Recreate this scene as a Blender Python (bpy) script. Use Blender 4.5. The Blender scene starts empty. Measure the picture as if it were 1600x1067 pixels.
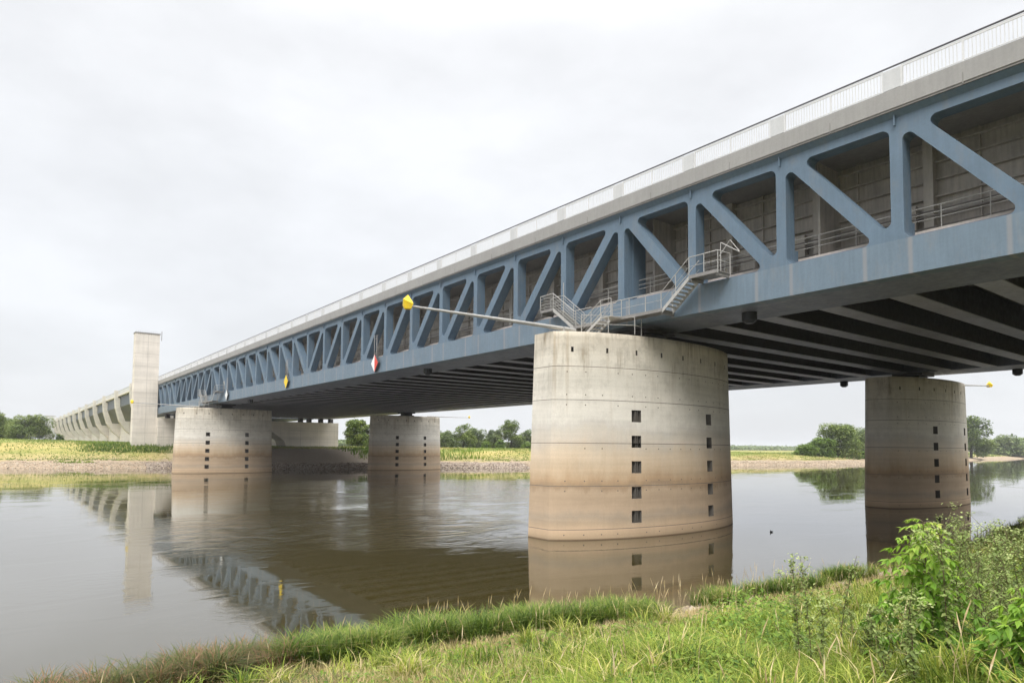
import bpy, math, random
import numpy as np
from mathutils import Vector
R=math.radians
rnd=random.Random(5)
sc=bpy.context.scene
COL=sc.collection
# ---------------------------------------------------------------- camera
CAMZ=5.342
def cam_axes(yaw,t,r):
    yaw,t,r=R(yaw),R(t),R(r)
    F=Vector((math.sin(yaw)*math.cos(t),math.cos(yaw)*math.cos(t),math.sin(t)))
    Rt=Vector((math.cos(yaw),-math.sin(yaw),0)); U=Rt.cross(F)
    return F, Rt*math.cos(r)+U*math.sin(r), -Rt*math.sin(r)+U*math.cos(r)
F_,R_,U_=cam_axes(37.336,3.077,.467)
cd=bpy.data.cameras.new('camera'); cam=bpy.data.objects.new('camera',cd); COL.objects.link(cam)
from mathutils import Matrix
cam.matrix_world=Matrix(((R_.x,U_.x,-F_.x,0),(R_.y,U_.y,-F_.y,0),(R_.z,U_.z,-F_.z,CAMZ),(0,0,0,1)))
cd.sensor_width=36; cd.lens=1042.98/1600*36; cd.shift_y=(642.364-533.5)/1600
cd.clip_end=9000; cd.clip_start=.1
sc.camera=cam
# ---------------------------------------------------------------- sky, sun, exposure
SUN_EL,SUN_AZ=48,-132          # azimuth clockwise from +Y
w=bpy.data.worlds.new('World'); sc.world=w; w.use_nodes=True
nt=w.node_tree; nt.nodes.clear()
def N(nt,t,**k):
    n=nt.nodes.new(t)
    for a,b in k.items():
        if a.startswith('i_'): n.inputs[a[2:].replace('_',' ')].default_value=b
        else: setattr(n,a,b)
    return n
out=N(nt,'ShaderNodeOutputWorld'); bg=N(nt,'ShaderNodeBackground'); bg.inputs[1].default_value=.1
sky=N(nt,'ShaderNodeTexSky',sky_type='NISHITA',sun_disc=False,sun_elevation=R(SUN_EL),sun_rotation=R(SUN_AZ),air_density=1.0,dust_density=2.0)
tc=N(nt,'ShaderNodeTexCoord'); sep=N(nt,'ShaderNodeSeparateXYZ')
nt.links.new(tc.outputs['Generated'],sep.inputs[0])
ramp=N(nt,'ShaderNodeValToRGB'); cr=ramp.color_ramp
cr.elements[0].position=0; cr.elements[0].color=(.745,.76,.79,1)
cr.elements[1].position=1; cr.elements[1].color=(1.0,1.0,1.0,1)
for p_,c_ in ((.12,(.79,.805,.83)),(.35,(.845,.86,.885)),(.52,(.86,.87,.89)),(.66,(.97,.98,.99))):
    e=cr.elements.new(p_); e.color=(*c_,1)
nt.links.new(sep.outputs[2],ramp.inputs[0])
# overcast brightening towards the zenith, above the frame
mr=N(nt,'ShaderNodeMapRange',interpolation_type='SMOOTHSTEP'); mr.inputs[1].default_value=.52; mr.inputs[2].default_value=.85; mr.inputs[3].default_value=7.6; mr.inputs[4].default_value=26
nt.links.new(sep.outputs[2],mr.inputs[0])
mp=N(nt,'ShaderNodeMapping'); mp.inputs['Scale'].default_value=(1,1,2.4)
nz=N(nt,'ShaderNodeTexNoise'); nz.inputs['Scale'].default_value=3.2; nz.inputs['Detail'].default_value=7; nz.inputs['Roughness'].default_value=.55
nt.links.new(tc.outputs['Generated'],mp.inputs[0]); nt.links.new(mp.outputs[0],nz.inputs[0])
m2=N(nt,'ShaderNodeMapRange'); m2.inputs[1].default_value=.35; m2.inputs[2].default_value=.65; m2.inputs[3].default_value=.92; m2.inputs[4].default_value=1.06
nt.links.new(nz.outputs[0],m2.inputs[0])
mm=N(nt,'ShaderNodeMath',operation='MULTIPLY'); nt.links.new(mr.outputs[0],mm.inputs[0]); nt.links.new(m2.outputs[0],mm.inputs[1])
vm=N(nt,'ShaderNodeVectorMath',operation='SCALE'); nt.links.new(ramp.outputs[0],vm.inputs[0]); nt.links.new(mm.outputs[0],vm.inputs['Scale'])
mix=N(nt,'ShaderNodeMix',data_type='RGBA'); mix.inputs[0].default_value=.93
nt.links.new(sky.outputs[0],mix.inputs[6]); nt.links.new(vm.outputs[0],mix.inputs[7])
nt.links.new(mix.outputs[2],bg.inputs[0]); nt.links.new(bg.outputs[0],out.inputs[0])
sl=bpy.data.lights.new('sun','SUN'); sl.energy=1.5; sl.angle=R(25); sl.color=(1,.965,.91)
so=bpy.data.objects.new('sun',sl); COL.objects.link(so)
sd=Vector((math.sin(R(SUN_AZ))*math.cos(R(SUN_EL)),math.cos(R(SUN_AZ))*math.cos(R(SUN_EL)),math.sin(R(SUN_EL))))
so.rotation_euler=sd.to_track_quat('Z','Y').to_euler()
vs=sc.view_settings; vs.view_transform='Standard'; vs.look='None'; vs.exposure=.6; vs.gamma=1
sc.render.engine='CYCLES'
# ---------------------------------------------------------------- materials
def mat(name,base,rough=.7,metal=0,spec=.4):
    m=bpy.data.materials.new(name); m.use_nodes=True
    b=m.node_tree.nodes['Principled BSDF']
    b.inputs['Base Color'].default_value=(*base,1); b.inputs['Roughness'].default_value=rough
    b.inputs['Metallic'].default_value=metal; b.inputs['Specular IOR Level'].default_value=spec
    return m,m.node_tree,b
def noise(nt,scale,vec,detail=5,rough=.55,vscale=None,dist=0):
    mp=N(nt,'ShaderNodeMapping'); mp.inputs['Scale'].default_value=vscale or (1,1,1)
    nt.links.new(vec,mp.inputs[0])
    n=N(nt,'ShaderNodeTexNoise'); n.inputs['Scale'].default_value=scale; n.inputs['Detail'].default_value=detail
    n.inputs['Roughness'].default_value=rough; n.inputs['Distortion'].default_value=dist
    nt.links.new(mp.outputs[0],n.inputs[0]); return n.outputs[0]
def mrange(nt,v,a,b,c,d):
    m=N(nt,'ShaderNodeMapRange'); m.inputs[1].default_value=a; m.inputs[2].default_value=b; m.inputs[3].default_value=c; m.inputs[4].default_value=d
    nt.links.new(v,m.inputs[0]); return m.outputs[0]
def mixc(nt,fac,a,b,mode='MIX'):
    m=N(nt,'ShaderNodeMix',data_type='RGBA',blend_type=mode)
    for s,i in ((fac,0),(a,6),(b,7)):
        if isinstance(s,(int,float)): m.inputs[i].default_value=s
        elif isinstance(s,tuple): m.inputs[i].default_value=(*s,1)
        else: nt.links.new(s,m.inputs[i])
    return m.outputs[2]
def mth(nt,op,a,b=0):
    m=N(nt,'ShaderNodeMath',operation=op)
    for s,i in ((a,0),(b,1)):
        if isinstance(s,(int,float)): m.inputs[i].default_value=s
        else: nt.links.new(s,m.inputs[i])
    return m.outputs[0]
def objc(nt,geo=False):
    if geo: return N(nt,'ShaderNodeNewGeometry').outputs['Position']
    return N(nt,'ShaderNodeTexCoord').outputs['Object']
def bump(nt,b,h,strength,dist=.02):
    n=N(nt,'ShaderNodeBump'); n.inputs['Strength'].default_value=strength; n.inputs['Distance'].default_value=dist
    nt.links.new(h,n.inputs['Height']); nt.links.new(n.outputs[0],b.inputs['Normal'])
def painted(name,base,var=.12,rough=.5,streak=.1,weld=False):
    m,nt,b=mat(name,base,rough)
    p=objc(nt,True)
    a=mrange(nt,noise(nt,.55,p,6,.65),.3,.7,1-var,1+var)
    s=mrange(nt,noise(nt,1.0,p,4,.6,(6,6,.5)),.35,.7,1-streak,1+streak)
    f=mrange(nt,noise(nt,9,p,3,.6),.3,.7,.96,1.04)
    k=mth(nt,'MULTIPLY',mth(nt,'MULTIPLY',a,s),f)
    v=N(nt,'ShaderNodeVectorMath',operation='SCALE'); v.inputs[0].default_value=base; nt.links.new(k,v.inputs['Scale'])
    c=v.outputs[0]
    # chalky, greyer patches and light runs
    g=sum(base)/3
    c=mixc(nt,mrange(nt,noise(nt,1.6,p,5,.7,(1,1,.35)),.52,.75,0,.45),c,(g*1.12,g*1.1,g*1.08))
    if weld:
        sp=N(nt,'ShaderNodeSeparateXYZ'); nt.links.new(p,sp.inputs[0])
        for off in (1.05,3.0):
            q=mth(nt,'MODULO',mth(nt,'ADD',sp.outputs[1],5.585*10-12.897+off),5.585)
            d=mth(nt,'ABSOLUTE',mth(nt,'SUBTRACT',q,2.5))
            c=mixc(nt,mrange(nt,d,.05,.13,.55,0),c,(g*1.45,g*1.38,g*1.36))
    nt.links.new(c,b.inputs['Base Color'])
    nt.links.new(mrange(nt,noise(nt,3,p),.3,.7,rough-.08,rough+.12),b.inputs['Roughness'])
    bump(nt,b,noise(nt,2.2,p,4),.06,.03)
    return m
M={}
M['blue']=painted('blue_steel',(.112,.163,.218),var=.08,streak=.06)
M['chordblue']=painted('blue_chord_steel',(.138,.188,.236),var=.08,streak=.06,weld=True)
M['soffit']=painted('soffit_steel',(.17,.185,.235),var=.25)
M['beam']=painted('beam_steel',(.34,.34,.39),var=.15)
M['under']=painted('underside_steel_shade',(.035,.03,.032))  # near-black base paints in the shade between the beams and below the deck
M['slab']=painted('slab_steel',(.25,.24,.23))
M['wallsteel']=painted('trough_steel',(.42,.39,.36),var=.16,streak=.16)
M['rib']=painted('rib_steel',(.46,.43,.39))
M['kerb']=painted('kerb_concrete',(.47,.42,.38))
M['fascia']=painted('fascia_concrete',(.285,.277,.265),var=.06,streak=.05)
M['fascia_lip']=painted('fascia_lip',(.22,.21,.20),var=.06)
M['white']=painted('white_metal',(.62,.62,.62),var=.02,streak=.02,rough=.4)
M['panelgrey']=painted('pale_metal',(.52,.525,.53),var=.03,streak=.03)
M['darkrail']=mat('dark_handrail',(.10,.10,.11),.5)[0]
M['galv']=painted('galvanised',(.38,.37,.35),var=.1,rough=.42)
M['galvdark']=painted('galvanised_dark',(.22,.21,.20),var=.15)
M['yellow']=painted('yellow_paint',(.80,.56,.02),var=.04,streak=.05,rough=.5)
M['signwhite']=mat('sign_white',(.78,.78,.76),.45)[0]
M['signred']=mat('sign_red',(.62,.06,.035),.45)[0]
M['signback']=mat('sign_back',(.07,.08,.09),.6)[0]
M['black']=mat('black_housing',(.018,.02,.024),.5)[0]
M['beigeplate']=mat('beige_plate',(.52,.43,.22),.6)[0]
def concrete(name,base,stain=False,dirty=.0):
    m,nt,b=mat(name,base,.85,spec=.25)
    p=objc(nt,True)
    a=mrange(nt,noise(nt,.35,p,6,.6),.3,.7,.93,1.06)
    f=mrange(nt,noise(nt,14,p,3,.6),.3,.7,.95,1.04)
    k=mth(nt,'MULTIPLY',a,f)
    v=N(nt,'ShaderNodeVectorMath',operation='SCALE'); v.inputs[0].default_value=base; nt.links.new(k,v.inputs['Scale'])
    c=v.outputs[0]
    sp=N(nt,'ShaderNodeSeparateXYZ'); nt.links.new(p,sp.inputs[0]); z=sp.outputs[2]
    str_=noise(nt,1.0,p,5,.62,(2.6,2.6,.12))
    str2=noise(nt,1.0,p,6,.72,(3.2,3.2,.3),.3)
    if stain:
        wob=mth(nt,'MULTIPLY',mrange(nt,noise(nt,.25,p,3),.3,.7,-.22,.22),mrange(nt,z,.2,1.5,0,1))
        rag=mth(nt,'MULTIPLY',mrange(nt,noise(nt,1.0,p,6,.7,(1.3,1.3,.35)),.3,.7,-.3,.3),mrange(nt,z,.3,2.5,0,1)); zz=mth(nt,'ADD',mth(nt,'ADD',z,wob),rag)
        r=N(nt,'ShaderNodeValToRGB'); r.color_ramp.interpolation='LINEAR'
        nt.links.new(mrange(nt,zz,0,12.5,0,1),r.inputs[0])
        el=r.color_ramp.elements
        stops=[(0,(.12,.075,.045)),(.008,(.42,.31,.20)),(.045,(.55,.40,.265)),(.07,(.48,.36,.245)),(.1,(.40,.32,.235)),(.135,(.48,.36,.25)),(.18,(.44,.33,.225)),(.22,(.46,.345,.235)),(.247,(.37,.265,.17)),(.27,(.44,.305,.185)),(.33,(.55,.425,.29)),(.40,(.62,.51,.38)),(.46,(.62,.55,.46)),(.505,(.60,.55,.47)),(.53,(.60,.56,.50)),(.56,(.69,.655,.58)),(.66,(.67,.63,.555)),(.75,(.60,.565,.49)),(.84,(.64,.595,.51)),(1,(.54,.48,.385))]
        el[0].position=0; el[0].color=(*stops[0][1],1); el[1].position=1; el[1].color=(*stops[-1][1],1)
        for q,cc in stops[1:-1]:
            e=el.new(q); e.color=(*cc,1)
        v2=N(nt,'ShaderNodeVectorMath',operation='SCALE'); nt.links.new(r.outputs[0],v2.inputs[0]); nt.links.new(k,v2.inputs['Scale']); c=v2.outputs[0]
        hb0=1
        # dark runs from the top edge, rust from the slots
        runs=mth(nt,'MULTIPLY',mth(nt,'MULTIPLY',mrange(nt,str2,.46,.64,0,1),mrange(nt,noise(nt,.5,p,3),.42,.62,.05,1)),mrange(nt,z,8.2,12.2,.1,.95))
        c=mixc(nt,runs,c,(.21,.165,.11))
        rust=mth(nt,'MULTIPLY',mrange(nt,str_,.56,.72,0,1),mrange(nt,z,6.8,11,.1,.55))
        c=mixc(nt,rust,c,(.33,.235,.13))
        blot=mth(nt,'MULTIPLY',mrange(nt,noise(nt,1.1,p,7,.75),.5,.66,0,1),mrange(nt,z,5,12,.05,.5))
        c=mixc(nt,blot,c,(.30,.27,.22))
        hb=mrange(nt,noise(nt,1,p,4,.6,(.12,.12,3.2)),.35,.65,.93,1.05)
        v3=N(nt,'ShaderNodeVectorMath',operation='SCALE'); nt.links.new(c,v3.inputs[0]); nt.links.new(hb,v3.inputs['Scale']); c=v3.outputs[0]
    else:
        c=mixc(nt,mrange(nt,str_,.5,.72,0,.35),c,tuple(x*.62 for x in base))
        hb=mrange(nt,noise(nt,1,p,2,.5,(.05,.05,1.1)),.35,.65,.92,1.05)
        v3=N(nt,'ShaderNodeVectorMath',operation='SCALE'); nt.links.new(c,v3.inputs[0]); nt.links.new(hb,v3.inputs['Scale']); c=v3.outputs[0]
    nt.links.new(c,b.inputs['Base Color'])
    bump(nt,b,noise(nt,5,p,6,.65),.15,.02)
    return m
M['pier']=concrete('pier_concrete',(.6,.57,.5),True)
M['conc']=concrete('tower_concrete',(.68,.63,.56))
M['concfar']=concrete('approach_concrete',(.58,.55,.50))
M['seam']=mat('seam_dark',(.16,.135,.11),.9)[0]
M['hole']=mat('niche_dark',(.15,.135,.115),.8)[0]
M['nicheback']=mat('niche_plate',(.07,.065,.06),.55)[0]
# ---------------------------------------------------------------- helpers
def tag(o,label=None,cat=None,group=None,kind=None):
    if label: o['label']=label
    if cat: o['category']=cat
    if group: o['group']=group
    if kind: o['kind']=kind
    return o
def empty(name,loc=(0,0,0)):
    o=bpy.data.objects.new(name,None); COL.objects.link(o); o.location=loc; return o
class MB:
    def __init__(s): s.v=[]; s.f=[]; s.mi=[]; s.m=0; s.sm=[]
    def add(s,vs,fs,smooth=False):
        n=len(s.v); s.v+= [tuple(x) for x in vs]
        for f in fs: s.f.append(tuple(i+n for i in f)); s.mi.append(s.m); s.sm.append(smooth)
        return s
    def box(s,x0,x1,y0,y1,z0,z1):
        vs=[(x,y,z) for x in (x0,x1) for y in (y0,y1) for z in (z0,z1)]
        return s.add(vs,[(0,1,3,2),(4,6,7,5),(0,4,5,1),(2,3,7,6),(0,2,6,4),(1,5,7,3)])
    def prism_x(s,poly,x0,x1):
        n=len(poly); vs=[(x0,y,z) for y,z in poly]+[(x1,y,z) for y,z in poly]
        fs=[tuple(range(n))[::-1],tuple(range(n,2*n))]+[(i,(i+1)%n,n+(i+1)%n,n+i) for i in range(n)]
        return s.add(vs,fs)
    def prism_y(s,poly,y0,y1):
        n=len(poly); vs=[(x,y0,z) for x,z in poly]+[(x,y1,z) for x,z in poly]
        fs=[tuple(range(n)),tuple(range(n,2*n))[::-1]]+[(i,n+i,n+(i+1)%n,(i+1)%n) for i in range(n)]
        return s.add(vs,fs)
    def tube(s,pts,r,n=8,r1=None,cap=True):
        pts=[Vector(p) for p in pts]; rings=[]; m=len(pts); base=len(s.v)
        vs=[]
        for i,p in enumerate(pts):
            d=(pts[min(i+1,m-1)]-pts[max(i-1,0)]).normalized()
            up=Vector((0,0,1)) if abs(d.z)<.9 else Vector((1,0,0))
            a=d.cross(up).normalized(); b=a.cross(d)
            rr=r if r1 is None else r+(r1-r)*i/(m-1)
            for k in range(n):
                t=2*math.pi*k/n; vs.append(p+a*math.cos(t)*rr+b*math.sin(t)*rr)
        fs=[]
        for i in range(m-1):
            for k in range(n):
                fs.append((i*n+k,i*n+(k+1)%n,(i+1)*n+(k+1)%n,(i+1)*n+k))
        s.add(vs,fs,n>5)
        if cap: s.add([vs[k] for k in range(n)],[tuple(range(n))[::-1]]); s.add([vs[(m-1)*n+k] for k in range(n)],[tuple(range(n))])
        return s
    def build(s,name,mats,parent=None,loc=None):
        me=bpy.data.meshes.new(name); me.from_pydata(s.v,[],s.f)
        mats=mats if isinstance(mats,(list,tuple)) else [mats]
        for m in mats: me.materials.append(m)
        me.polygons.foreach_set('material_index',s.mi); me.polygons.foreach_set('use_smooth',s.sm)
        me.validate(); me.update()
        import bmesh
        bm=bmesh.new(); bm.from_mesh(me); bmesh.ops.recalc_face_normals(bm,faces=bm.faces); bm.to_mesh(me); bm.free()
        o=bpy.data.objects.new(name,me); COL.objects.link(o)
        if parent: o.parent=parent
        if loc: o.location=loc
        return o
def copy_tree(o,parent=None,loc=None):
    c=o.copy(); COL.objects.link(c); c.parent=parent
    if loc is not None: c.location=loc
    for ch in list(o.children): copy_tree(ch,c)
    return c
def rounded(poly,rad):
    """convex polygon -> (outline with arcs, corner filler polygons)"""
    n=len(poly); outl=[]; fill=[]
    for i in range(n):
        p=Vector(poly[i]); a=Vector(poly[i-1])-p; b=Vector(poly[(i+1)%n])-p
        la,lb=a.length,b.length; a.normalize(); b.normalize()
        ang=a.angle(b); r=rad(ang) if callable(rad) else rad
        t=min(r/math.tan(ang/2),la*.42,lb*.42); r=t*math.tan(ang/2)
        c=p+(a+b).normalized()*(r/math.sin(ang/2))
        A=p+a*t; B=p+b*t
        a0=math.atan2(A.y-c.y,A.x-c.x); a1=math.atan2(B.y-c.y,B.x-c.x)
        d=(a1-a0+math.pi)%(2*math.pi)-math.pi
        arc=[(c.x+r*math.cos(a0+d*k/7),c.y+r*math.sin(a0+d*k/7)) for k in range(8)]
        outl+=arc; fill.append([tuple(p)]+arc)
    return outl,fill
# ================================================================ BRIDGE
P=5.585; Y0=12.897; N0,N1=-7,32
YA,YB=Y0+N0*P,Y0+N1*P
ZB,ZOB,ZOT,ZFB,ZFT=13.1,14.71,19.86,20.5,21.45
XF,XD=31.4,.8
XFAR=76.7
def ny(i): return Y0+i*P
def lean(i):  # panel i..i+1 : True = top at the higher-Y node
    if i<-3: return True if False else False
    if i<3: return True
    if i<13: return False
    if i<22: return True
    if i<28: return False
    return True
br=empty('trough_bridge',(XF,ny(3),ZB)); tag(br,'long blue steel trough bridge with diagonal trusses crossing the river on oval piers','bridge')
br.location=(0,0,0)
def B(mb,name,m,parent=None,loc=None): return mb.build(name,m,parent or br,loc)
# chords
B(MB().box(XF,XF+XD,YA,YB,ZB,ZOB),'bottom_chord',M['chordblue'])
mb=MB().box(XF,XF+XD,YA,YB,ZOT,ZFB)
mb.prism_y([(XF-.26,ZFB-.02),(XF-.003,ZFB-.02),(XF-.003,ZFB-.24)],YA,YB)
B(mb,'top_chord',M['blue'])
# vertical + diagonal pieces, local coordinates: y measured from node
W2=.27; SL=1.18
def A_z(t): return 15.39+SL*(t-.67)
def B_z(t): return ZOT-1e-4+SL*(t-(P-W2))
t0,t1=W2,P-W2
tA0=(ZOB-15.39)/SL+.67; tA1=(ZOT-15.39)/SL+.67
tB0=(ZOB-ZOT)/SL+P-W2; tB1=P-W2
# opening above the band (touches vertical 0) and below it (touches vertical 1); top of the diagonal at node 1
opA=[(t0,ZOT),(t0,A_z(t0)),(tA1,ZOT)]
opB=[(tB0,ZOB),(t1,ZOB),(t1,ZOT)]
band=[(t0,ZOB),(tB0,ZOB),(t1,ZOT),(tA1,ZOT),(t0,A_z(t0))]
radf=lambda a: .25 if a<R(60) else .38
fillA=rounded(opA,radf)[1]; fillB=rounded(opB,radf)[1]
dmesh={}
for i in range(N0,N1):
    up=lean(i); key=up
    if key not in dmesh:
        f=(lambda q:q) if up else (lambda q:[(P-a,b) for a,b in q][::-1])
        mb=MB().prism_x(f(band),XF,XF+XD)
        for q in fillA+fillB: mb.prism_x(f(q),XF,XF+XD)
        o=B(mb,'truss_diagonal',M['blue'],loc=(0,ny(i),0)); dmesh[key]=o
    else:
        o=dmesh[key].copy(); COL.objects.link(o); o.location=(0,ny(i),0)
v1=None
for i in range(N0,N1+1):
    big=i in (3,22)
    if v1 is None or big:
        mb=MB().box(XF,XF+XD,-W2,W2,ZOB,ZOT)
        if big: mb.box(XF+XD,XF+2.0,-W2-.05,W2+.05,ZOB+.3,ZOT)
        mb.prism_x([(-.028,ZFB-.62),(.028,ZFB-.62),(.028,ZFB-.03),(-.028,ZFB-.03)],XF-.14,XF)
        mb.box(XF+XD-.02,XF+XD+.35,-W2+.02,W2-.02,ZOB,ZOB+.9)
        o=B(mb,'truss_vertical',M['blue'],loc=(0,ny(i),0))
        if v1 is None: v1=o
    else:
        o=v1.copy(); COL.objects.link(o); o.location=(0,ny(i),0)
# lower box behind the chord, walkway, kerb
B(MB().box(XF+XD,35.8,YA,YB,ZB,14.98),'edge_girder',M['soffit'])
B(MB().box(XF+XD+.36,XF+XD+.7,YA,YB,14.98,15.2).box(XF+XD+.7,35.6,YA,YB,14.98,15.1),'walkway_kerb',M['kerb'])
# trough wall with stiffeners
mb=MB().box(35.8,36.1,YA,YB,14.98,21.1)
for z in (15.75,16.7,17.6,18.45,19.3,20.1): mb.box(35.55,35.8,YA,YB,z,z+.08)
B(mb,'trough_wall',M['wallsteel'])
mb=MB()
for i in range(N0,N1+1):
    mb.box(35.30,35.80,ny(i)-.04,ny(i)+.40,15.1,20.5)
    for k in (1.9,3.7): mb.box(35.66,35.8,ny(i)+k-.03,ny(i)+k+.03,15.1,20.6)
B(mb,'wall_rib',M['rib'])
mb=MB()
for a,b_ in ((ny(0)+.75,ny(0)+1.75),(ny(1)+.9,ny(1)+2.0),(ny(2)-1.6,ny(2)-.6),(ny(3)-2.1,ny(3)-1.2)):
    B(MB().box(35.3,35.62,a,b_,15.1,17.35),'wall_locker',M['rib'])
for i in (1,3,22): B(MB().box(33.6,35.8,ny(i)-.9,ny(i)-.78,15.1,20.4),'cross_bulkhead',M['wallsteel'])
# walkway rails
def walk_rail(i):
    mb=MB(); x=32.75; y=ny(i)
    for z,r in ((16.28,.03),(15.98,.022),(15.72,.022)): mb.tube([(x,y,z),(x,y+P,z)],r,6,cap=False)
    for k in range(3): mb.tube([(x,y+.6+k*1.86,14.99),(x,y+.6+k*1.86,16.28)],.025,6)
    return mb
wr=None
for i in range(N0,N1):
    if wr is None: wr=B(walk_rail(0),'walkway_rail',M['galv'],loc=(0,ny(i)-Y0,0))
    else: o=wr.copy(); COL.objects.link(o); o.location=(0,ny(i)-Y0,0)
mb=MB()
for z,r in ((15.5,.05),(16.05,.04),(16.6,.035),(16.85,.03)): mb.tube([(35.15,YA,z),(35.15,YB,z)],r,6)
B(mb,'service_pipe',M['galvdark'])
# towpath slab and fascia
B(MB().box(XF,36.9,YA,YB,ZFB,ZFT-.1),'towpath_slab',M['slab'])
B(MB().box(XF-.34,XF,YA,YB,ZFB+.10,ZFT).box(36.9,37.2,YA,YB,ZFB,ZFT-.3),'fascia',M['fascia'])
mb=MB().box(XF-.30,XF-.004,YA,YB,ZFB,ZFB+.10)
for i in range(N0,N1): mb.box(XF-.352,XF-.30,ny(i)+P/2-.02,ny(i)+P/2+.02,ZFB+.02,ZFB+.50)
B(mb,'fascia_lip',M['fascia_lip'])
# railing sections
XR=XF-.22
def rail_section():
    s=None
    mb=MB()
    mb.box(XR-.02,XR+.02,.05,P-.05+.05,ZFT+.93,ZFT+.99)     # upper bar
    mb.box(XR-.02,XR+.02,.38,P-.38,ZFT+.09,ZFT+.13)
    k=.50
    while k<P-.45:
        if abs(k-P/2)>.1: mb.box(XR-.011,XR+.011,k-.016,k+.016,ZFT+.13,ZFT+.93)
        k+=.14
    for k in (.40,P/2,P-.40): mb.box(XR-.035,XR+.035,k-.04,k+.04,ZFT,ZFT+.99)
    root=B(mb,'railing_section',M['white'])
    MB().box(XR-.05,XR+.05,-.36,.36,ZFT+.06,ZFT+.97).build('solid_panel',M['panelgrey'],root)
    MB().tube([(XR,0,ZFT+1.11),(XR,P,ZFT+1.11)],.042,8,cap=False).build('handrail',M['darkrail'],root)
    MB().box(XR-.012,XR+.012,.38,P-.38,ZFT+.99,ZFT+1.04).build('top_strip',M['panelgrey'],root)
    return root
rs=None
for i in range(N0,N1):
    if rs is None: rs=rail_section(); rs.location=(0,ny(i),0)
    else: copy_tree(rs,br,(0,ny(i),0))
# deck between the walls, cross beams
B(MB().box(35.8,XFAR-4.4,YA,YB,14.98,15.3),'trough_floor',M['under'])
mb=MB().box(XFAR-4.4,XFAR,YA,YB,ZB,14.98).box(XFAR-4.7,XFAR-4.4,YA,YB,15.3,21.1)
B(mb,'far_edge_girder',M['soffit'])
B(MB().box(XFAR-5.5,XFAR+.3,YA,YB,ZFB,ZFT),'far_towpath',M['fascia'])
mb=MB()
for i in range(N0,N1+1): mb.box(XFAR-.8,XFAR,ny(i)-W2,ny(i)+W2,14.98,ZFB)
B(mb,'far_truss_vertical',M['blue'])
cb=None; k=0; PB=P*2/3
y=14.62-10*PB
while y<YB-1:
    if cb is None:
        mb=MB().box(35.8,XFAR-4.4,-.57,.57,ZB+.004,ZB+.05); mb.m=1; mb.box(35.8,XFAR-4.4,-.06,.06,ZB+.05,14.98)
        cb=B(mb,'cross_beam',[M['beam'],M['under']],loc=(0,y,0))
    else:
        o=cb.copy(); COL.objects.link(o); o.location=(0,y,0)
    y+=PB
# bearings and dark cylindrical housings hung below the deck
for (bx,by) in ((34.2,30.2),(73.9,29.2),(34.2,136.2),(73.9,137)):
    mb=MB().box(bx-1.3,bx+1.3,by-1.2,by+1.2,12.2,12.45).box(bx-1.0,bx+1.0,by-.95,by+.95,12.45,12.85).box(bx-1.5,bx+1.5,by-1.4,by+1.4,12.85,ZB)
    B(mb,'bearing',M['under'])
for (hx,hy) in ((33.6,21.8),(76.2,37.4),(76.2,21.0),(33.6,58),(33.6,118)):
    mb=MB().tube([(hx,hy,ZB),(hx,hy,ZB-.45)],.42,14).tube([(hx,hy,ZB-.45),(hx,hy,ZB-.62)],.42,14,r1=.2)
    B(mb,'cylinder_housing',M['black'])
B(MB().box(35.55,35.62,ny(2)+.25,ny(2)+.62,16.25,16.62),'notice_plate',M['beigeplate'])
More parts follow.
